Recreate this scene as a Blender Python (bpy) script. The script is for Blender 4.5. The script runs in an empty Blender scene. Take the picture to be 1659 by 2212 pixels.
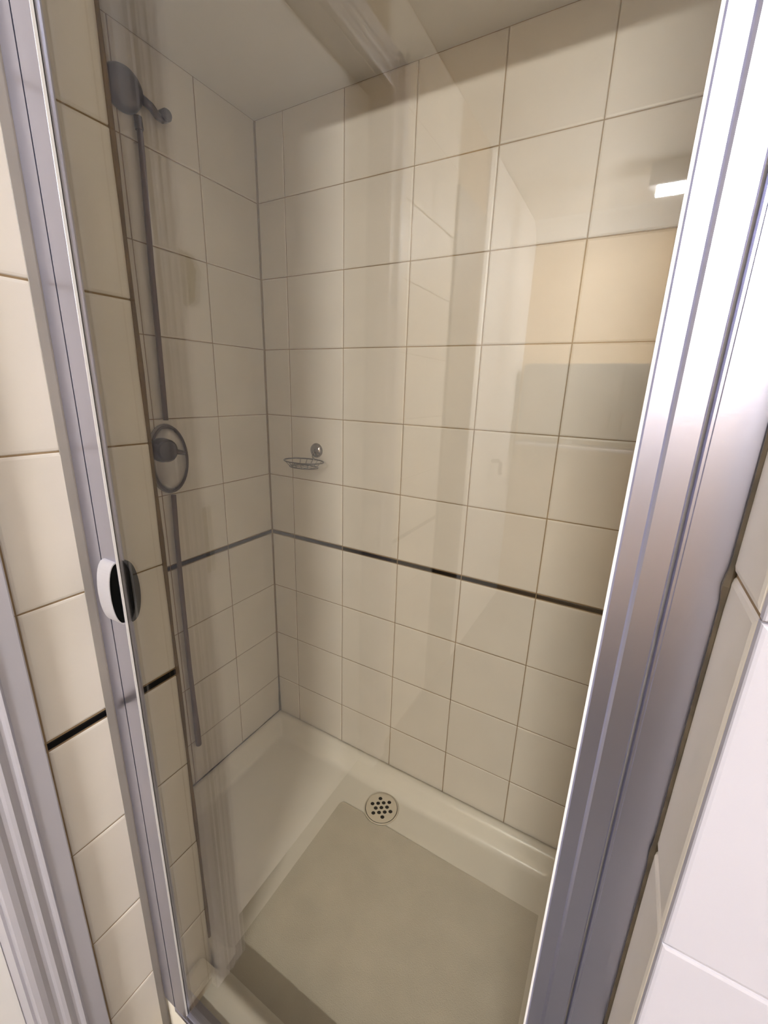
import bpy, bmesh, math, random
from mathutils import Matrix, Vector
random.seed(7)
sc = bpy.context.scene
# The room is written with x growing to the photograph's right and y towards the viewer; the last
# lines of the script turn every mesh and transform over (x -> -x) so that it stands in Blender's right-handed axes.
col = sc.collection

# ---------------------------------------------------------------- camera
ZO = 0.85                      # heights below are measured from the black border strip; the floor lies at -ZO
cam_d = bpy.data.cameras.new('camera')
cam = bpy.data.objects.new('camera', cam_d)
col.objects.link(cam)
sc.camera = cam
C = Vector((-1.0476, 1.0591, 0.4974 + ZO))
right = Vector((-0.8679, -0.4958, 0.0306)).normalized()
down = Vector((-0.1630, 0.2254, -0.9605)).normalized()
fwd = right.cross(down).normalized()
right = down.cross(fwd).normalized()
M = Matrix((right, -down, -fwd)).transposed().to_4x4()
M.translation = C
cam.matrix_world = M
cam_d.sensor_fit = 'HORIZONTAL'
cam_d.sensor_width = 36.0
cam_d.lens = 917.01 / 1659 * 36.0
cam_d.clip_start = 0.01

# ---------------------------------------------------------------- world, exposure
w = bpy.data.worlds.new('world'); sc.world = w; w.use_nodes = True
w.node_tree.nodes['Background'].inputs[0].default_value = (0.5, 0.52, 0.56, 1)
w.node_tree.nodes['Background'].inputs[1].default_value = 0.05
vs = sc.view_settings
vs.view_transform = 'Standard'; vs.look = 'None'; vs.gamma = 1; vs.use_curve_mapping = False
vs.exposure = -0.40
LAMP_POS = (1.21, 1.36, 1.41 + ZO)
LAMP_STRENGTH = 24.0
TUBE_STRENGTH = 1150.0
LAMP_COLOR = (0.985, 0.985, 1.0)

# ---------------------------------------------------------------- materials
def srgb(r, g, b):
    f = lambda c: (c / 255 / 12.92) if c / 255 <= 0.04045 else ((c / 255 + 0.055) / 1.055) ** 2.4
    return (f(r), f(g), f(b), 1)

def mat(name, color, rough=0.5, metal=0.0, var=0.0, bump=0.0, bscale=60, rnd=0.0, spec=0.5, vscale=9):
    m = bpy.data.materials.new(name); m.use_nodes = True
    nt = m.node_tree; N = nt.nodes; L = nt.links
    p = N['Principled BSDF']
    p.inputs['Roughness'].default_value = rough
    p.inputs['Metallic'].default_value = metal
    p.inputs['Specular IOR Level'].default_value = spec
    src = None
    if var or rnd:
        tc = N.new('ShaderNodeTexCoord'); ns = N.new('ShaderNodeTexNoise')
        ns.inputs['Scale'].default_value = vscale; ns.inputs['Detail'].default_value = 5
        geo = N.new('ShaderNodeNewGeometry')
        L.new(geo.outputs['Position'], ns.inputs['Vector'])
        mp = N.new('ShaderNodeMapRange'); mp.inputs[1].default_value = .3; mp.inputs[2].default_value = .7
        mp.inputs[3].default_value = 1 - var; mp.inputs[4].default_value = 1 + var
        L.new(ns.outputs['Fac'], mp.inputs[0])
        val = mp.outputs[0]
        if rnd:
            oi = N.new('ShaderNodeObjectInfo'); m2 = N.new('ShaderNodeMapRange')
            m2.inputs[3].default_value = 1 - rnd; m2.inputs[4].default_value = 1 + rnd
            L.new(oi.outputs['Random'], m2.inputs[0])
            mu = N.new('ShaderNodeMath'); mu.operation = 'MULTIPLY'
            L.new(val, mu.inputs[0]); L.new(m2.outputs[0], mu.inputs[1]); val = mu.outputs[0]
        vm = N.new('ShaderNodeVectorMath'); vm.operation = 'SCALE'
        vm.inputs[0].default_value = color[:3]
        L.new(val, vm.inputs['Scale']); L.new(vm.outputs[0], p.inputs['Base Color'])
    else:
        p.inputs['Base Color'].default_value = color
    if bump:
        g2 = N.new('ShaderNodeNewGeometry'); n2 = N.new('ShaderNodeTexNoise')
        n2.inputs['Scale'].default_value = bscale; n2.inputs['Detail'].default_value = 3
        L.new(g2.outputs['Position'], n2.inputs['Vector'])
        b = N.new('ShaderNodeBump'); b.inputs['Strength'].default_value = bump; b.inputs['Distance'].default_value = 0.002
        L.new(n2.outputs['Fac'], b.inputs['Height']); L.new(b.outputs[0], p.inputs['Normal'])
    return m

M_TILE = mat('cream_glazed_tile', srgb(218, 211, 199), .36, spec=.4, var=.025, rnd=.02, bump=.25, bscale=28)
M_GROUT = mat('tan_grout', srgb(142, 120, 90), .9, var=.18, vscale=22)
M_BLACK = mat('black_glazed_strip', srgb(7, 6, 6), .3, spec=.25)
M_CEIL = mat('ceiling_paint', srgb(232, 228, 222), .8, var=.03, vscale=4)
M_WHITE = mat('white_gloss_paint', srgb(178, 176, 185), .3, var=.015)
M_WALLW = mat('white_wall_paint', srgb(238, 236, 234), .7)
M_WALL = mat('painted_wall', srgb(222, 212, 196), .8, var=.03)
M_BEIGE = mat('beige_painted_wall', srgb(206, 178, 140), .7, var=.03)
M_ALU = mat('satin_anodised_aluminium', srgb(200, 202, 222), .31, metal=1.0, bump=.02, bscale=200)
M_ALU_IN = mat('shaded_aluminium', srgb(190, 190, 200), .4, metal=.85)
M_RUBBER = mat('black_rubber', srgb(18, 17, 18), .6)
M_SEAL = mat('grey_silicone', srgb(136, 130, 124), .45, var=.08)
M_STAIN = mat('stained_corner_grout', srgb(104, 84, 52), .7, var=.3, vscale=14)
M_MOULD = mat('mouldy_silicone', srgb(78, 68, 52), .6, var=.35, vscale=60)
M_ACRYL = mat('white_acrylic', srgb(226, 220, 206), .28, var=.02)
M_PANEL = mat('anti_slip_surface', srgb(198, 190, 172), .75, var=.05, bump=.5, bscale=420, vscale=12)
M_CHROME = mat('chrome', srgb(150, 146, 146), .14, metal=1.0)
M_DCHROME = mat('dull_chrome', srgb(88, 82, 78), .3, metal=.9)
M_HOSE = mat('grey_hose', srgb(108, 92, 86), .5, metal=.2)
M_VALVE = mat('pale_grey_valve_plate', srgb(176, 172, 168), .25, metal=.7)
M_KNOB = mat('dark_knob', srgb(48, 42, 38), .3, metal=.2)
M_HANDLE = mat('light_grey_plastic', srgb(186, 184, 190), .4)
M_HBLACK = mat('handle_shade_black', srgb(5, 6, 5), .6, spec=.1)  # shade of the handle's hollow and shower side put into the colour
M_HIN = mat('dark_grey_plastic', srgb(26, 28, 24), .5)
M_DRAIN = mat('cream_drain_plastic', srgb(214, 204, 184), .35)
M_HOLE = mat('hole_shade', srgb(30, 24, 12), .9)  # shade inside the drain painted as a dark colour
M_FLOOR = mat('dark_vinyl', srgb(62, 56, 50), .5, var=.05)
M_GREY = mat('grey_laminate', srgb(120, 120, 116), .4)
M_DOORWAY = mat('doorway_dark', srgb(70, 58, 42), .5, var=.06)  # darkness of the open doorway put into the colour
M_BRASS = mat('aged_brass', srgb(92, 84, 52), .45, metal=.5)
M_STICK = mat('faded_olive_print', srgb(64, 56, 20), .6, var=.4, vscale=45)
M_WTILE = mat('white_glazed_tile', srgb(186, 184, 194), .34, var=.015)
M_WGROUT = mat('white_grout', srgb(166, 163, 170), .8)
M_LIPGLINT = mat('lip_highlight_white', srgb(222, 220, 222), .45)  # lamp highlight along the glass lips painted as white strips
M_BOTTLE = mat('white_bottle', srgb(235, 233, 228), .3)

# thin clear glass: two-sided Fresnel reflection over slightly tinted transmission
M_GLASS = bpy.data.materials.new('tinted_shower_glass'); M_GLASS.use_nodes = True
nt = M_GLASS.node_tree; N = nt.nodes; L = nt.links; N.clear()
out = N.new('ShaderNodeOutputMaterial'); mix = N.new('ShaderNodeMixShader')
tr = N.new('ShaderNodeBsdfTransparent'); tr.inputs[0].default_value = (.988, .982, .958, 1)
gl = N.new('ShaderNodeBsdfGlossy'); gl.inputs['Roughness'].default_value = 0.012
geo = N.new('ShaderNodeNewGeometry')
dot = N.new('ShaderNodeVectorMath'); dot.operation = 'DOT_PRODUCT'
L.new(geo.outputs['Normal'], dot.inputs[0]); L.new(geo.outputs['Incoming'], dot.inputs[1])
ab = N.new('ShaderNodeMath'); ab.operation = 'ABSOLUTE'; L.new(dot.outputs['Value'], ab.inputs[0])
om = N.new('ShaderNodeMath'); om.operation = 'SUBTRACT'; om.inputs[0].default_value = 1; L.new(ab.outputs[0], om.inputs[1])
pw = N.new('ShaderNodeMath'); pw.operation = 'POWER'; pw.inputs[1].default_value = 5; L.new(om.outputs[0], pw.inputs[0])
ml = N.new('ShaderNodeMath'); ml.operation = 'MULTIPLY_ADD'; ml.inputs[1].default_value = .950; ml.inputs[2].default_value = .050
L.new(pw.outputs[0], ml.inputs[0])
L.new(ml.outputs[0], mix.inputs[0]); L.new(tr.outputs[0], mix.inputs[1]); L.new(gl.outputs[0], mix.inputs[2])
L.new(mix.outputs[0], out.inputs[0])

def emis(name, st):
    m = bpy.data.materials.new(name); m.use_nodes = True
    p = m.node_tree.nodes['Principled BSDF']
    p.inputs['Base Color'].default_value = (.9, .9, .9, 1)
    p.inputs['Emission Color'].default_value = (*LAMP_COLOR, 1)
    p.inputs['Emission Strength'].default_value = st
    return m
M_TUBE = emis('lit_tube', TUBE_STRENGTH)
M_LAMP = bpy.data.materials.new('lit_opal_diffuser'); M_LAMP.use_nodes = True
p = M_LAMP.node_tree.nodes['Principled BSDF']
p.inputs['Base Color'].default_value = (.9, .9, .9, 1)
p.inputs['Emission Color'].default_value = (*LAMP_COLOR, 1)
p.inputs['Emission Strength'].default_value = LAMP_STRENGTH

# ---------------------------------------------------------------- helpers
def link(name, me, m, parent=None, smooth=False):
    o = bpy.data.objects.new(name, me); col.objects.link(o)
    if m is not None and not me.materials: me.materials.append(m)
    if smooth:
        for f in me.polygons: f.use_smooth = True
    if parent: o.parent = parent
    return o

def obj(name, bm, m, parent=None, smooth=False, kind=None):
    bmesh.ops.recalc_face_normals(bm, faces=bm.faces)
    me = bpy.data.meshes.new(name); bm.to_mesh(me); bm.free()
    o = link(name, me, m, parent, smooth)
    if kind: o['kind'] = kind
    return o

def tag(o, label, cat, group=None):
    o['label'] = label; o['category'] = cat
    if group: o['group'] = group
    return o

def empty(name, loc, label, cat, group=None):
    o = bpy.data.objects.new(name, None); col.objects.link(o); o.location = loc
    o.empty_display_size = .05
    return tag(o, label, cat, group)

def keep(o, parent):            # parent with the child staying where it was built
    o.parent = parent
    o.matrix_parent_inverse = Matrix.Translation(parent.location).inverted()
    return o

def box(bm, x0, x1, y0, y1, z0, z1, bev=0):
    r = bmesh.ops.create_cube(bm, size=1)
    for v in r['verts']:
        v.co = Vector(((x0 + x1) / 2 + v.co.x * (x1 - x0), (y0 + y1) / 2 + v.co.y * (y1 - y0), (z0 + z1) / 2 + v.co.z * (z1 - z0)))
    if bev:
        es = list({e for v in r['verts'] for e in v.link_edges})
        bmesh.ops.bevel(bm, geom=es, offset=bev, segments=2, affect='EDGES', profile=.5)

def bx(name, x0, x1, y0, y1, z0, z1, m, parent=None, bev=0, kind=None):
    bm = bmesh.new(); box(bm, x0, x1, y0, y1, z0 + ZO, z1 + ZO, bev)
    return obj(name, bm, m, parent, kind=kind)

def prism(bm, poly, z0, z1):    # poly of (x, y) extruded in z
    a = [bm.verts.new((x, y, z0)) for x, y in poly]; b = [bm.verts.new((x, y, z1)) for x, y in poly]
    n = len(poly)
    bm.faces.new(a[::-1]); bm.faces.new(b)
    for i in range(n): bm.faces.new((a[i], a[(i + 1) % n], b[(i + 1) % n], b[i]))

def tube(bm, pts, r, seg=8, closed=False):
    pts = [Vector(p) for p in pts]; n = len(pts); rings = []
    up = Vector((0, 0, 1))
    prev = None
    for i, p in enumerate(pts):
        if closed: d = pts[(i + 1) % n] - pts[i - 1]
        else: d = pts[min(i + 1, n - 1)] - pts[max(i - 1, 0)]
        d.normalize()
        if prev is None:
            a = d.cross(up)
            if a.length < .1: a = d.cross(Vector((1, 0, 0)))
        else: a = prev - d * prev.dot(d)
        a.normalize(); prev = a; b = d.cross(a)
        rr = r[i] if isinstance(r, (list, tuple)) else r
        rings.append([bm.verts.new(p + a * rr * math.cos(t * 2 * math.pi / seg) + b * rr * math.sin(t * 2 * math.pi / seg)) for t in range(seg)])
    m = n if closed else n - 1
    for i in range(m):
        A, B = rings[i], rings[(i + 1) % n]
        for t in range(seg): bm.faces.new((A[t], A[(t + 1) % seg], B[(t + 1) % seg], B[t]))
    if not closed:
        bm.faces.new(rings[0][::-1]); bm.faces.new(rings[-1])

def lathe(bm, prof, centre, axis, sx=1, sy=1, seg=32):
    # prof: (radius, height along axis); axis 'x','y','z'; sx, sy scale the two radial directions
    c = Vector(centre); rings = []
    def P(r, h, t):
        a, b = r * sx * math.cos(t), r * sy * math.sin(t)
        if axis == 'z': return c + Vector((a, b, h))
        if axis == 'x': return c + Vector((h, a, b))
        return c + Vector((a, h, b))
    for r, h in prof:
        rings.append([bm.verts.new(P(r, h, 2 * math.pi * k / seg)) for k in range(seg)] if r > 1e-6 else [bm.verts.new(P(0, h, 0))])
    for A, B in zip(rings, rings[1:]):
        for k in range(seg):
            k2 = (k + 1) % seg
            if len(A) == 1: bm.faces.new((A[0], B[k2], B[k]))
            elif len(B) == 1: bm.faces.new((A[k], A[k2], B[0]))
            else: bm.faces.new((A[k], A[k2], B[k2], B[k]))
    if len(rings[0]) > 1: bm.faces.new(rings[0][::-1])
    if len(rings[-1]) > 1: bm.faces.new(rings[-1])

# ---------------------------------------------------------------- tiles
TILE_CACHE = {}
def tile_geo(bm, w_, h_, m4, t=.006, e=.004):
    # pillow-edged tile: outer rim low, inner face high
    def ring(i, z):
        return [bm.verts.new(m4 @ Vector((sx * (w_ / 2 - i), sy * (h_ / 2 - i), z))) for sx, sy in ((-1, -1), (1, -1), (1, 1), (-1, 1))]
    r = [ring(0, -t), ring(0, -.0016), ring(e * .3, -.0006), ring(e, 0)]
    for A, B in zip(r, r[1:]):
        for k in range(4): bm.faces.new((A[k], A[(k + 1) % 4], B[(k + 1) % 4], B[k]))
    bm.faces.new(r[-1])

def tile_mesh(w_, h_, m, e):
    key = (round(w_, 4), round(h_, 4), m.name)
    if key not in TILE_CACHE:
        bm = bmesh.new(); tile_geo(bm, w_, h_, Matrix(), e=e)
        me = bpy.data.meshes.new('tile'); bm.to_mesh(me); bm.free(); me.materials.append(m)
        for f in me.polygons[:-1]: f.use_smooth = False
        TILE_CACHE[key] = me
    return TILE_CACHE[key]

def basis(axis, sign):
    # local x = along wall, local y = world z, local z = outward normal
    if axis == 'y': n = Vector((0, sign, 0)); u = Vector((-sign, 0, 0)) * -1 if sign > 0 else Vector((-1, 0, 0))
    else: n = Vector((sign, 0, 0)); u = Vector((0, 1, 0))
    v = Vector((0, 0, 1))
    u = v.cross(n)
    return u, v, n

ROWS_UP = [.0075 + .2 * k for k in range(0, 9)]
ROWS_DN = [-.0075 - .2 * k for k in range(0, 6)]
def tiled(wall, axis, sign, plane, cuts, z0, z1, each=True, joint=.0021, tm=None):
    """Tiles on a wall whose finished face is at `plane` on `axis`, facing `sign`; cuts = positions of the
    vertical joints along the wall, rows at the black border strip's spacing."""
    u, v, n = basis(axis, sign)
    zs = sorted([z for z in ROWS_UP + ROWS_DN if z0 + .012 < z < z1 - .012] + [z0, z1])
    big = bmesh.new(); bigb = bmesh.new()
    for a, b in zip(cuts, cuts[1:]):
        for za, zb in zip(zs, zs[1:]):
            strip = abs(za + .0075) < 1e-4
            w_ = (b - a) - joint; h_ = (zb - za) - (joint if not strip else .0036); m = M_BLACK if strip else (tm or M_TILE)
            if w_ < .004: continue
            jz = 0 if each else 0
            dn = random.uniform(-.0004, .0002)
            cu = (a + b) / 2; cz = (za + zb) / 2 + ZO
            pos = (Vector((cu, plane, cz)) if axis == 'y' else Vector((plane, cu, cz))) + n * dn
            m4 = Matrix((u, v, n)).transposed().to_4x4(); m4.translation = pos
            if each:
                ang = random.uniform(-.0015, .0015)
                me = tile_mesh(w_, h_, m, (.002 if tm else .004) if not strip else .0015)
                o = bpy.data.objects.new('border_strip' if strip else 'tile', me); col.objects.link(o)
                o.matrix_world = m4 @ Matrix.Rotation(ang, 4, 'Y') @ Matrix.Rotation(random.uniform(-.0015, .0015), 4, 'X')
                o.parent = wall
            else:
                tile_geo(bigb if strip else big, w_, h_, m4, e=.003)
    if not each:
        obj('tile_facing', big, M_TILE, wall, kind='stuff')
        if len(bigb.faces): obj('border_strip', bigb, M_BLACK, wall, kind='stuff')
        else: bigb.free()

G = .0018                       # how far the grout lies behind the tile faces
def wall(name, x0, x1, y0, y1, z0, z1, m=None):
    return bx(name, x0, x1, y0, y1, z0, z1, m or M_GROUT, kind='structure')

XR = 1.109                      # right side of the shower
ZC = 1.2075                     # shower ceiling
ZB = 1.41                       # bathroom ceiling
# --- shower alcove
wb = wall('wall_back', -.1, XR + .1, -.1, -G, -ZO, ZC)
tiled(wb, 'y', 1, 0, [0.0015, .1024, .3042, .506, .7078, .9096, XR - .003], -.771, ZC)
wl = wall('wall_left', -.1, -G, -G, .667 + G, -ZO, ZC)
tiled(wl, 'x', 1, 0, [.0015, .195, .395, .595, .664], -.771, ZC)
# --- stub wall on the left of the door: its end towards the shower and its long face carrying on into the bathroom
wf = wall('wall_left_front', -.1, .413 - G, .667 + G, .9535, -ZO, ZB)
tiled(wf, 'x', 1, .413, [.6675, .869, .954], -.83, ZB - .003)
tiled(wf, 'y', -1, .667, [.003, .2, .412], -.771, ZC, each=False)
wall('wall_left_above_door', .25, .413 - G, .956, 1.57, 1.192, ZB)
wl2 = wall('wall_left_beyond_door', .25, .413 - G, 1.57, 3.4, -ZO, ZB)
tiled(wl2, 'x', 1, .413, [1.572, 1.669, 1.869, 2.058], -.83, ZB - .003, each=False)
# --- right of the shower
wr = wall('wall_right', XR + G, XR + .2, -G, .70, -ZO, ZB)
wall('wall_right_reveal', XR + G, XR + .0058, .70, .84 - .004, -ZO, ZB).parent = wr
tiled(wr, 'x', -1, XR, [.003, .24, .44, .64, .8352], -.771, ZB - .003)
wrf = wall('wall_right_front', XR + .006, 2.2, .70, .84 - G, -ZO, ZB, M_WGROUT)
tiled(wrf, 'y', 1, .84, [XR + .0004, XR + .202, XR + .402, XR + .602, XR + .802, 2.2], -.84, ZB - .003, joint=.0012, tm=M_WTILE)
# --- lintel above the shower door and the two ceilings
wall('wall_above_shower', .413, XR, .70, .84, ZC, ZB, M_CEIL)
bx('ceiling', -.1, XR + .1, -.1, .70, ZC, ZC + .06, M_CEIL, kind='structure')
bx('ceiling_bathroom', -.1, 2.3, .70, 3.4, ZB, ZB + .06, M_CEIL, kind='structure')
wall('wall_far', .2, 2.3, 3.28, 3.4, -ZO, ZB, M_BEIGE)
wall('wall_bathroom_right', 2.2, 2.3, .70, 3.4, -ZO, ZB, M_WALL)
bx('floor', -.1, 2.3, -.1, 3.4, -ZO - .06, -ZO, M_FLOOR, kind='structure')
# cornice where the far wall meets the ceiling
bm = bmesh.new(); prism(bm, [(0, 0), (-.085, 0), (-.083, -.014), (-.060, -.024), (-.030, -.050), (-.018, -.082), (-.010, -.095), (0, -.098)], 0, 1.78)
cor = obj('trim_1', bm, M_CEIL, kind='structure')
cor.matrix_world = Matrix(((0, 0, 1, .415), (1, 0, 0, 3.28), (0, 1, 0, ZB + ZO), (0, 0, 0, 1)))

# --- painted stretch of the left wall near the far corner and a brown slab painting the dark doorway beside it
bx('trim_2', .4105, .419, 2.372, 3.278, -ZO, ZB - .002, M_WALLW, kind='structure')
d2 = bx('dark_doorway', .409, .421, 2.062, 2.368, -ZO, 1.17, M_DOORWAY, kind='structure')

# --- sealant and mouldy joints (parts of the walls)
bm = bmesh.new(); tube(bm, [(.0035, .0035, z + ZO) for z in (-.765, -.70, -.66, -.60)], [.0045, .0040, .0030, .0012], 6)
obj('mouldy_joint', bm, M_MOULD, wb)
bm = bmesh.new(); tube(bm, [(.003, .004 + .66 * t / 12, -.7655 + ZO) for t in range(13)], [.0034 + .0008 * math.sin(t * 2.3) for t in range(13)], 6)
obj('mouldy_joint', bm, M_MOULD, wl)
bm = bmesh.new(); n_ = 22
tube(bm, [(.4108, .6668, z + ZO) for z in [-.70 + (ZC + .695) * k / n_ for k in range(n_ + 1)]], [.0040 + .0009 * math.sin(k * 1.9) for k in range(n_ + 1)], 7)
obj('corner_joint', bm, M_STAIN, wf)
bm = bmesh.new(); prism(bm, [(.4128, .776), (.4128, .7895), (.4134, .789), (.4150, .7795), (.4150, .776)], -.83 + ZO, ZC + ZO - .003)
obj('sealant_bead', bm, M_SEAL, wf)
bm = bmesh.new(); tube(bm, [(XR - .0002, .7795, z + ZO) for z in (-.70, -.2, .187, .2, .213, .387, .4, .413, .8, 1.2)],
                       [.0017, .0017, .0018, .0028, .0018, .0018, .0034, .0018, .0017, .0017], 6)
obj('mouldy_joint', bm, M_MOULD, wr)

# ---------------------------------------------------------------- left bathroom door (white, closed) with moulded architrave
def arch_profile(y0, s):        # moulded board section, y runs away from y0 in direction s, x off the wall
    pts = [(0, 0), (0, .0165), (.0015, .018), (.027, .018), (.0285, .0200), (.0305, .0222), (.033, .0205), (.0355, .0172),
           (.0385, .0165), (.0425, .0185), (.047, .0205), (.051, .0185), (.054, .0155), (.058, .0150), (.064, .0175), (.071, .0180),
           (.077, .0150), (.0785, .0128), (.0785, 0)]
    return [(.4122 + d, y0 + s * a) for a, d in pts]
def arch(name, y0, s, z0, z1):
    bm = bmesh.new(); prism(bm, arch_profile(y0, s), z0 + ZO, z1 + ZO)
    return obj(name, bm, M_WHITE, kind='structure')
d1 = bx('door_1', .325, .363, .9575, 1.569, -ZO + .004, 1.186, M_WALLW, kind='structure', bev=.001)
arch('trim_3', .8755, 1, -ZO, 1.27)
arch('trim_4', 1.6505, -1, -ZO, 1.27)
bm = bmesh.new(); prism(bm, [(x - .4122, y) for x, y in arch_profile(0, 1)], 0, .612)
t5 = obj('trim_5', bm, M_WHITE, kind='structure')
t5.matrix_world = Matrix(((1, 0, 0, .4122), (0, 0, 1, .9565), (0, -1, 0, 1.2695 + ZO), (0, 0, 0, 1)))
bx('door_lining', .26, .4135, .9535, .9572, -ZO, 1.19, M_WHITE, d1)
bx('door_lining', .26, .4135, 1.5695, 1.573, -ZO, 1.19, M_WHITE, d1)
bx('door_lining', .26, .4135, .9535, 1.573, 1.188, 1.192, M_WHITE, d1)

lk = empty('latch_plate', (.363, .992, .205 + ZO), 'small dull brass latch plate low on the white side door, seen in the glass', 'latch')
keep(bx('plate', .3631, .3655, .977, 1.008, .135, .270, M_BRASS, bev=.0008), lk)
bm = bmesh.new(); tube(bm, [(.3650, .990, .205 + ZO), (.377, .990, .205 + ZO)], .006, 12)
keep(obj('latch_button', bm, M_BRASS), lk)
bm = bmesh.new()
out_ = [(-.021, .030), (-.006, .042), (.012, .036), (.024, .014), (.020, -.006), (.017, -.034), (.002, -.046), (-.014, -.034), (-.020, -.004)]
vs_ = [[bm.verts.new((x, 1.004 + a * 1.1, .668 + b + ZO)) for a, b in out_] for x in (.3631, .3642)]
bm.faces.new(vs_[0]); bm.faces.new(vs_[1][::-1])
for i in range(len(out_)): bm.faces.new((vs_[0][i], vs_[0][(i + 1) % 9], vs_[1][(i + 1) % 9], vs_[1][i]))
tag(obj('sticker', bm, M_STICK), 'faded olive and brown sticker high on the white side door, reflected in the glass', 'sticker')

# ---------------------------------------------------------------- shower tray
TRAY_FLOOR, RIM = -.823, -.7635
def tray_h(x, y):
    d = min(x, y, XR - x)
    if x < .43: d = min(d, .667 - y if y < .667 else 9)
    else: d = min(d, max(0, .706 - y))
    def s(t): t = max(0, min(1, t)); return t * t * (3 - 2 * t)
    z = RIM + (TRAY_FLOOR - RIM) * s((d - .016) / .045)
    if x >= .41 and y > .64:
        z = max(z, TRAY_FLOOR + (-.713 - TRAY_FLOOR) * s((y - .655) / .045))
    dd = math.hypot(x - .5439, y - .1126)
    if dd < .30 and d > .05: z -= .003 * s(1 - dd / .30)
    return z
tray = empty('shower_tray', (.55, .4, -ZO + ZO), 'white acrylic shower tray with raised rim inside the tiled shower recess', 'shower tray')
bm = bmesh.new()
NX, NY = 112, 84
x1_, y1_ = XR - .002, .776
xs = [.002 + (x1_ - .002) * i / (NX - 1) for i in range(NX)]; ys = [.002 + (y1_ - .002) * j / (NY - 1) for j in range(NY)]
gv = {}
def inside(x, y): return y <= .665 or x >= .4165
for i, x in enumerate(xs):
    for j, y in enumerate(ys): gv[i, j] = None
def V(i, j):
    if gv[i, j] is None: gv[i, j] = bm.verts.new((xs[i], ys[j], tray_h(xs[i], ys[j]) + ZO))
    return gv[i, j]
for i in range(NX - 1):
    for j in range(NY - 1):
        if all(inside(xs[a], ys[b]) for a in (i, i + 1) for b in (j, j + 1)):
            bm.faces.new((V(i, j), V(i + 1, j), V(i + 1, j + 1), V(i, j + 1)))
edges = [e for e in bm.edges if len(e.link_faces) == 1]
r = bmesh.ops.extrude_edge_only(bm, edges=edges)
for v in r['geom']:
    if isinstance(v, bmesh.types.BMVert): v.co.z = 0.002
tb = obj('basin', bm, M_ACRYL, smooth=True); keep(tb, tray)
bpy.context.view_layer.update()
# anti-slip standing panel
bm = bmesh.new()
px0, px1, py0, py1, rr = .417, 1.075, .158, .685, .018
poly = []
for cx, cy, a0 in ((px1 - rr, py1 - rr, 0), (px0 + rr, py1 - rr, 90), (px0 + rr, py0 + rr, 180), (px1 - rr, py0 + rr, 270)):
    for k in range(7):
        a = math.radians(a0 + 15 * k); poly.append((cx + rr * math.cos(a), cy + rr * math.sin(a)))
def clip_drain(pt):            # keep clear of the round waste
    x, y = pt; d = math.hypot(x - .5439, y - .1126)
    return pt
dense = []
for a, b in zip(poly, poly[1:] + poly[:1]):
    n = max(1, int(math.hypot(b[0] - a[0], b[1] - a[1]) / .006))
    for k in range(n): dense.append((a[0] + (b[0] - a[0]) * k / n, a[1] + (b[1] - a[1]) * k / n))
pts = []
for x, y in dense:
    d = math.hypot(x - .5439, y - .1126)
    if d < .059:
        y = .1126 + math.sqrt(max(0, .059 ** 2 - (x - .5439) ** 2))
    pts.append((x, y))
prism(bm, pts, TRAY_FLOOR - .004 + ZO, TRAY_FLOOR + .0012 + ZO)
keep(obj('anti_slip_panel', bm, M_PANEL), tray)['label'] = 'darker textured anti-slip panel'
# drain
zd = TRAY_FLOOR - .0015 + ZO
dr = empty('drain_grate', (.5439, .1126, zd), 'round cream drain cover with thirteen holes in a star pattern in the shower tray', 'drain')
cu = bpy.data.curves.new('g', 'CURVE'); cu.dimensions = '2D'; cu.fill_mode = 'BOTH'; cu.extrude = .0010
def circ(cx, cy, r_, n=24):
    s = cu.splines.new('POLY'); s.points.add(n - 1); s.use_cyclic_u = True
    for k in range(n): s.points[k].co = (cx + r_ * math.cos(2 * math.pi * k / n), cy + r_ * math.sin(2 * math.pi * k / n), 0, 1)
circ(0, 0, .0512, 64)
holes = [(0, 0)] + [(.0185 * math.cos(math.radians(a)), .0185 * math.sin(math.radians(a))) for a in range(30, 390, 60)] + \
        [(.0322 * math.cos(math.radians(a)), .0322 * math.sin(math.radians(a))) for a in range(0, 360, 60)]
for hx, hy in holes: circ(hx, hy, .0067, 14)
co = bpy.data.objects.new('g', cu); col.objects.link(co)
bpy.context.view_layer.update()
me = bpy.data.meshes.new_from_object(co.evaluated_get(bpy.context.evaluated_depsgraph_get()))
bpy.data.objects.remove(co)
pl = link('perforated_plate', me, M_DRAIN, dr); pl.location = (0, 0, .0032); pl.rotation_euler = (0, 0, math.radians(-5.6))
me.materials.clear(); me.materials.append(M_DRAIN)
bm = bmesh.new(); lathe(bm, [(0, 0), (.0530, 0), (.0530, .0012), (0, .0012)], (0, 0, 0), 'z', seg=48)
o = obj('sump_shade', bm, M_HOLE, dr); o['label'] = 'dark disc painting the shade under the plate'
bm = bmesh.new()
for r0, r1 in ((.0534, .0568),):
    lathe(bm, [(r0, 0), (r1, 0), (r1, .0026), (r1 - .0008, .0034), (r0, .0034)], (0, 0, 0), 'z', seg=64)
    bm.faces.ensure_lookup_table()
    caps = [f for f in bm.faces if len(f.verts) > 20]
    bmesh.ops.delete(bm, geom=caps, context='FACES_ONLY')
    bm.verts.ensure_lookup_table()
o = obj('rim_ring', bm, M_DRAIN, dr)

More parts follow.
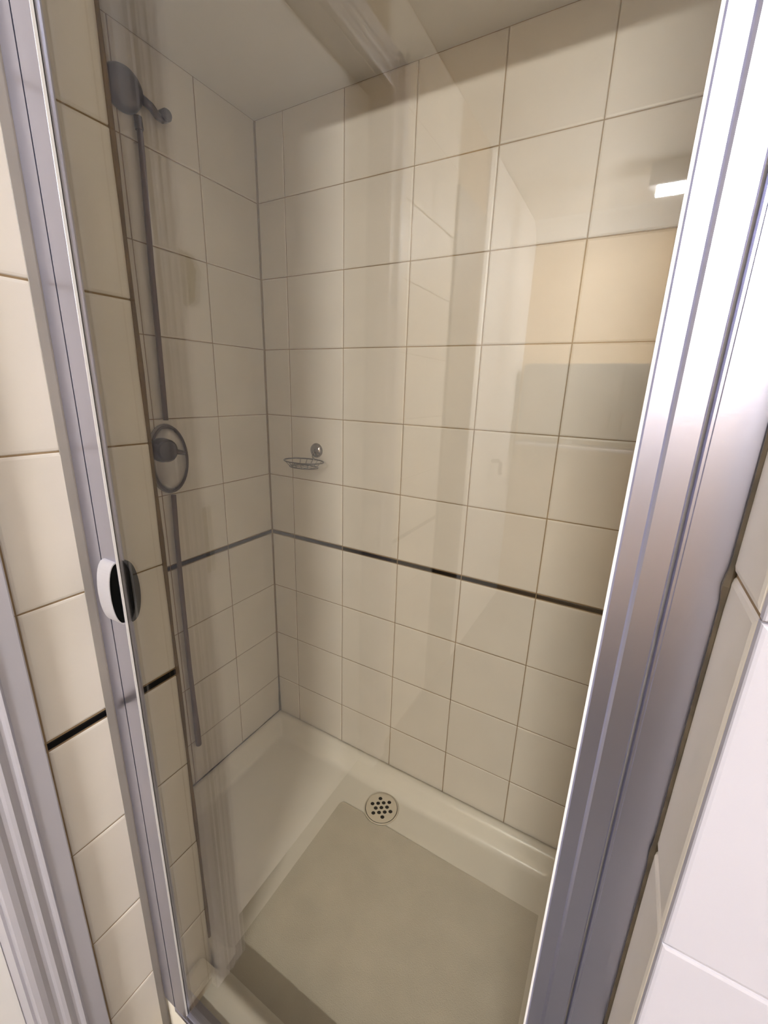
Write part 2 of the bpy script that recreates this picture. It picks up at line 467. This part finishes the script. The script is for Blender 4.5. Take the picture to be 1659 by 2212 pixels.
# ---------------------------------------------------------------- shower door frame (fixed) and hinged door
YF = .778
fr = empty('shower_door_frame', (.76, .765, -.70 + ZO), 'fixed satin aluminium frame lining the shower opening between the tiled walls', 'door frame')
bm = bmesh.new(); prism(bm, [(.4152, .757), (.4475, .757), (.4475, YF), (.4165, YF), (.4152, .7765)], -.702 + ZO, ZC + ZO - .002)
keep(obj('jamb', bm, M_ALU), fr)
bm = bmesh.new(); prism(bm, [(1.0832, .745), (1.1082, .745), (1.1082, .7755), (1.107, .777), (1.0862, .777), (1.0855, YF), (1.0842, YF), (1.0832, .7768)], -.702 + ZO, ZC + ZO - .002)
keep(obj('jamb', bm, M_ALU), fr)
keep(bx('header', .4478, 1.0830, .757, YF, 1.1995, ZC, M_ALU, bev=.001), fr)
keep(bx('threshold', .4478, 1.0830, .746, .779, -.712, -.7015, M_ALU, bev=.001), fr)

door = empty('shower_door', (1.08, .765, -.69 + ZO), 'framed clear glass shower door with slim satin aluminium edges, closed', 'shower door')
ZD0, ZD1 = -.700, 1.1990
bm = bmesh.new(); prism(bm, [(.4500, .7675), (.4862, .7675), (.4862, .7692), (.4835, .7692), (.4835, .7748), (.4862, .7750), (.4862, .7768), (.4850, YF), (.4500, YF)], ZD0 + ZO, ZD1 + ZO)
keep(obj('stile', bm, M_ALU), door)
bm = bmesh.new(); prism(bm, [(1.0540, .7640), (1.0815, .7640), (1.0815, .7785), (1.0805, .7800), (1.0675, .7800), (1.0660, .7785), (1.0650, .7768), (1.0550, .7764), (1.0540, .7758), (1.0540, .7748), (1.0565, .7748), (1.0565, .7692), (1.0540, .7692)], ZD0 + ZO, ZD1 + ZO)
keep(obj('stile', bm, M_ALU), door)
keep(bx('rail', .4864, 1.0538, .764, YF, ZD0, ZD0 + .016, M_ALU, bev=.001), door)
keep(bx('rail', .4864, 1.0538, .764, YF, ZD1 - .012, ZD1, M_ALU, bev=.001), door)
keep(bx('glass_pane', .4840, 1.0562, .7694, .7746, ZD0 + .014, ZD1 - .008, M_GLASS), door)
keep(bx('gasket', .4855, .4874, .7747, .7754, ZD0 + .016, ZD1 - .012, M_RUBBER), door)
keep(bx('gasket', 1.0528, 1.0540, .7747, .7756, ZD0 + .016, ZD1 - .012, M_RUBBER), door)

keep(bx('lip_highlight', .4864, .4873, .7756, .7786, ZD0 + .016, ZD1 - .012, M_LIPGLINT), door)['label'] = 'white lip strip, a painted lamp highlight'
keep(bx('lip_highlight', 1.0522, 1.0539, .7757, .7778, ZD0 + .016, ZD1 - .012, M_LIPGLINT), door)['label'] = 'white lip strip, a painted lamp highlight'

# crescent handle: curved shell with a black plate painting the shade of its hollow, one half each side of the glass
def crescent(y_sign, y_base, name, m, xa, xb, rz=.046, ry=.0145, th=.0012, zc=.220):
    bm = bmesh.new(); n = 24; rows = []
    for k in range(n + 1):
        a = math.pi * k / n
        z = zc + rz * math.cos(a); d = ry * math.sin(a) ** .85
        zi = zc + (rz - th * 1.6) * math.cos(a); di = max(0, (ry - th) * math.sin(a) ** .85)
        rows.append((z, d, zi, di))
    rings = []
    for z, d, zi, di in rows:
        y, yi = y_base + y_sign * d, y_base + y_sign * di
        rings.append([bm.verts.new((xa, y, z + ZO)), bm.verts.new((xb, y - y_sign * min(.0008, d), z + ZO)),
                      bm.verts.new((xb, yi - y_sign * min(.0008, di), zi + ZO)), bm.verts.new((xa, yi, zi + ZO))])
    for A, B in zip(rings, rings[1:]):
        for k in range(4): bm.faces.new((A[k], A[(k + 1) % 4], B[(k + 1) % 4], B[k]))
    bm.faces.new(rings[0]); bm.faces.new(rings[-1][::-1])
    return obj(name, bm, m, smooth=False)
def d_plate(y_sign, y_base, name, m, xa, xb, rz=.0435, ry=.0112, zc=.220):
    bm = bmesh.new(); n = 24
    pr = [(y_base + y_sign * ry * math.sin(math.pi * k / n) ** .85, zc + rz * math.cos(math.pi * k / n) + ZO) for k in range(n + 1)]
    A = [bm.verts.new((xa, y, z)) for y, z in pr]; B = [bm.verts.new((xb, y, z)) for y, z in pr]
    bm.faces.new(A); bm.faces.new(B[::-1])
    for k in range(len(pr)): bm.faces.new((A[k], A[(k + 1) % len(pr)], B[(k + 1) % len(pr)], B[k]))
    return obj(name, bm, m)
hd = crescent(1, YF, 'handle', M_HANDLE, .457, .4845)
keep(hd, door); hd['label'] = 'light grey crescent handle'
q = d_plate(1, YF, 'recess_shade', M_HBLACK, .458, .4838); q.parent = hd; q['label'] = 'black plate painting the shade in the handle hollow'
hi = d_plate(-1, .7692, 'inner_handle', M_HBLACK, .462, .4875, rz=.046, ry=.0165)
keep(hi, door); hi['label'] = 'shower side handle with its shade painted black'

# ---------------------------------------------------------------- wire soap basket on a suction cup
sb = empty('soap_basket', (.206, .0, .305 + ZO), 'small chrome wire soap basket hung from a round suction cup on the back wall', 'soap dish')
bm = bmesh.new(); lathe(bm, [(.0225, 0), (.0225, .003), (.021, .006), (.015, .0105), (.008, .013), (0, .0138)], (.206, .0005, .308 + ZO), 'y')
keep(obj('suction_cup', bm, M_CHROME, smooth=True), sb)
ring = lambda cx, cy, a, b, z, n=32: [(cx + a * math.cos(2 * math.pi * k / n), cy + b * math.sin(2 * math.pi * k / n), z + ZO) for k in range(n)]
cx, cy = .197, .054
bm = bmesh.new(); tube(bm, ring(cx, cy, .068, .045, .280), .0021, 6, True)
keep(obj('rim_wire', bm, M_DCHROME), sb)
bm = bmesh.new(); tube(bm, ring(cx, cy, .050, .031, .262), .0017, 6, True)
keep(obj('bottom_wire', bm, M_DCHROME), sb)
for k in range(5):
    xx = -.034 + .017 * k; yb = .030 * math.sqrt(1 - (xx / .050) ** 2); yt = .045 * math.sqrt(1 - (xx * 1.25 / .068) ** 2)
    bm = bmesh.new(); tube(bm, [(cx + xx * 1.25, cy - yt, .280 + ZO), (cx + xx, cy - yb, .262 + ZO), (cx + xx, cy + yb, .262 + ZO), (cx + xx * 1.25, cy + yt, .280 + ZO)], .0010, 5)
    keep(obj('cross_wire', bm, M_DCHROME), sb)
bm = bmesh.new(); tube(bm, [(.206, .012, .306 + ZO), (.206, .020, .300 + ZO), (.204, .018, .288 + ZO), (.203, .0115, .2805 + ZO)], .0028, 8)
keep(obj('hook', bm, M_CHROME), sb)

# ---------------------------------------------------------------- shower valve, hose and bracket on the left wall
va = empty('shower_valve', (0, .372, .305 + ZO), 'oval chrome shower mixer valve with dark round knob on the left wall', 'shower valve')
bm = bmesh.new(); lathe(bm, [(1, 0), (1, .004), (.96, .008), (.86, .0105), (.84, .0135), (.70, .017), (.35, .020), (0, .021)], (.0004, .370, .304 + ZO), 'x', .056, .092, 40)
keep(obj('cover_plate', bm, M_VALVE, smooth=True), va)
bm = bmesh.new(); tube(bm, [(.011 + 0, .370 + .0515 * math.cos(t * math.pi / 20), .304 + .086 * math.sin(t * math.pi / 20) + ZO) for t in range(40)], .0034, 6, True)
keep(obj('plate_ring', bm, M_DCHROME, smooth=True), va)
bm = bmesh.new(); lathe(bm, [(.030, 0), (.031, .012), (.0285, .030), (.0285, .0305), (.024, .034), (0, .0355)], (.018, .398, .333 + ZO), 'x', seg=28)
kn = keep(obj('knob', bm, M_KNOB), va); kn['label'] = 'dark round control knob'
bm = bmesh.new(); tube(bm, [(.040, .392, .336 + ZO), (.046, .372, .328 + ZO), (.047, .350, .322 + ZO)], [.008, .007, .0055], 8)
keep(obj('lever', bm, M_DCHROME, smooth=True), va)

hose_pts = [(1.040, .3550), (.98, .3555), (.88, .3585), (.76, .362), (.62, .364), (.50, .366), (.405, .368)]
ho = empty('shower_hose', (.008, .37, .5 + ZO), 'thin grey shower hose running straight down the left wall', 'shower hose')
bm = bmesh.new(); tube(bm, [(.009, y, z + ZO) for z, y in hose_pts], .0062, 10)
keep(obj('hose', bm, M_HOSE, smooth=True), ho)
low = [(.207, .3690), (.10, .3730), (-.05, .3760), (-.20, .3775), (-.33, .3780), (-.45, .377), (-.56, .376), (-.62, .376)]
bm = bmesh.new(); tube(bm, [(.009, y, z + ZO) for z, y in low], [.0062] * 5 + [.0068, .0085, .0085], 10)
keep(obj('hose', bm, M_HOSE, smooth=True), ho)

br = empty('shower_bracket', (0, .37, 1.08 + ZO), 'dull grey round shower outlet with a bent arm high on the left wall', 'shower fitting')
bm = bmesh.new(); lathe(bm, [(.040, 0), (.041, .004), (.039, .016), (.034, .026), (.022, .031), (0, .033)], (.0005, .384, 1.088 + ZO), 'x', seg=32)
keep(obj('flange', bm, M_DCHROME, smooth=True), br)
bm = bmesh.new(); tube(bm, [(.012, .352, 1.090 + ZO), (.022, .332, 1.078 + ZO), (.024, .318, 1.066 + ZO), (.022, .306, 1.066 + ZO)], [.009, .0085, .008, .008], 10)
keep(obj('arm', bm, M_DCHROME, smooth=True), br)
bm = bmesh.new(); lathe(bm, [(.011, 0), (.0125, .004), (.0125, .020), (.010, .024), (0, .025)], (.014, .302, 1.074 + ZO), 'x', seg=16)
keep(obj('cap', bm, M_KNOB), br)
bm = bmesh.new(); tube(bm, [(.009, .357, 1.052 + ZO), (.009, .3555, 1.028 + ZO)], .0085, 10)
keep(obj('hose_nut', bm, M_DCHROME), br)

# ---------------------------------------------------------------- things behind the camera that the glass and metal mirror
lamp = empty('ceiling_lamp', LAMP_POS, 'round opal ceiling lamp lighting the bathroom in front of the shower', 'lamp')
bm = bmesh.new(); lathe(bm, [(.135, 0), (.135, -.018), (.122, -.020), (0, -.020)], LAMP_POS, 'z', seg=40)
keep(obj('base', bm, M_WHITE), lamp)
bm = bmesh.new(); lathe(bm, [(.120, -.0205), (.115, -.040), (.09, -.058), (.05, -.068), (0, -.071)], LAMP_POS, 'z', seg=40)
keep(obj('diffuser', bm, M_LAMP, smooth=True), lamp)

vc = empty('wall_cabinet', (1.0, 3.2, .22 + ZO), 'grey bathroom wall cabinet over a pale shelf on the far wall', 'cabinet')
keep(bx('body', .46, 1.50, 3.16, 3.279, .26, .67, M_GREY, bev=.002), vc)
for k in range(2):
    dd = keep(bx('door', .465 + .52 * k, .975 + .52 * k, 3.142, 3.159, .265, .665, M_GREY, bev=.002), vc)
    h_ = bx('handle', .94 + .06 * k, .95 + .06 * k, 3.128, 3.141, .32, .42, M_CHROME); h_.parent = dd; h_.matrix_parent_inverse = dd.matrix_world.inverted()
    h_.matrix_parent_inverse = Matrix.Translation(vc.location).inverted() @ Matrix.Identity(4) if False else Matrix.Identity(4)
tag(bx('shelf', .46, 1.50, 3.13, 3.279, .205, .222, M_WHITE, bev=.002), 'long white shelf under the grey wall cabinet', 'shelf')
bt = empty('bottle', (.75, 3.19, .222 + ZO), 'small white bottle on the shelf below the grey cabinet', 'bottle')
bt.location.z = .2225 + ZO
bm = bmesh.new(); lathe(bm, [(.02, 0), (.021, .002), (.021, .022), (.010, .028), (0, .028)], (0, 0, 0), 'z', seg=20)
obj('bottle_body', bm, M_BOTTLE, bt, smooth=True)
bm = bmesh.new(); lathe(bm, [(.008, .0285), (.008, .036), (0, .036)], (0, 0, 0), 'z', seg=14)
obj('cap', bm, M_BOTTLE, bt)

# short batten light on the ceiling
tl = empty('batten_light', (1.17, 2.80, ZB + ZO), 'short bright tube light hung from the ceiling near the far bathroom wall', 'lamp')
keep(bx('housing', .955, 1.40, 2.775, 2.825, 1.330, 1.4095, M_WALLW, bev=.002), tl)
keep(bx('tube', .985, 1.385, 2.786, 2.814, 1.300, 1.3295, M_TUBE), tl)
hk = empty('glint_hook', (.419, 2.80, .13 + ZO), 'small chrome hook added on the white painted wall for a handle glint in the glass', 'hook')  # hook added to stand in for the glint of a door handle
bm = bmesh.new(); tube(bm, [(.4195, 2.80, .14 + ZO), (.455, 2.80, .145 + ZO), (.470, 2.80, .13 + ZO), (.468, 2.80, .09 + ZO), (.475, 2.80, .07 + ZO)], .011, 8)
keep(obj('hook_arm', bm, M_CHROME, smooth=True), hk)

# ---------------------------------------------------------------- turn the room over into right-handed axes
FX = Matrix.Diagonal((-1, 1, 1, 1))
for me in bpy.data.meshes:
    me.transform(FX); me.flip_normals()
for o in col.objects:
    if o.type in {'MESH', 'EMPTY'}:
        o.matrix_parent_inverse = FX @ o.matrix_parent_inverse @ FX
        o.matrix_basis = FX @ o.matrix_basis @ FX
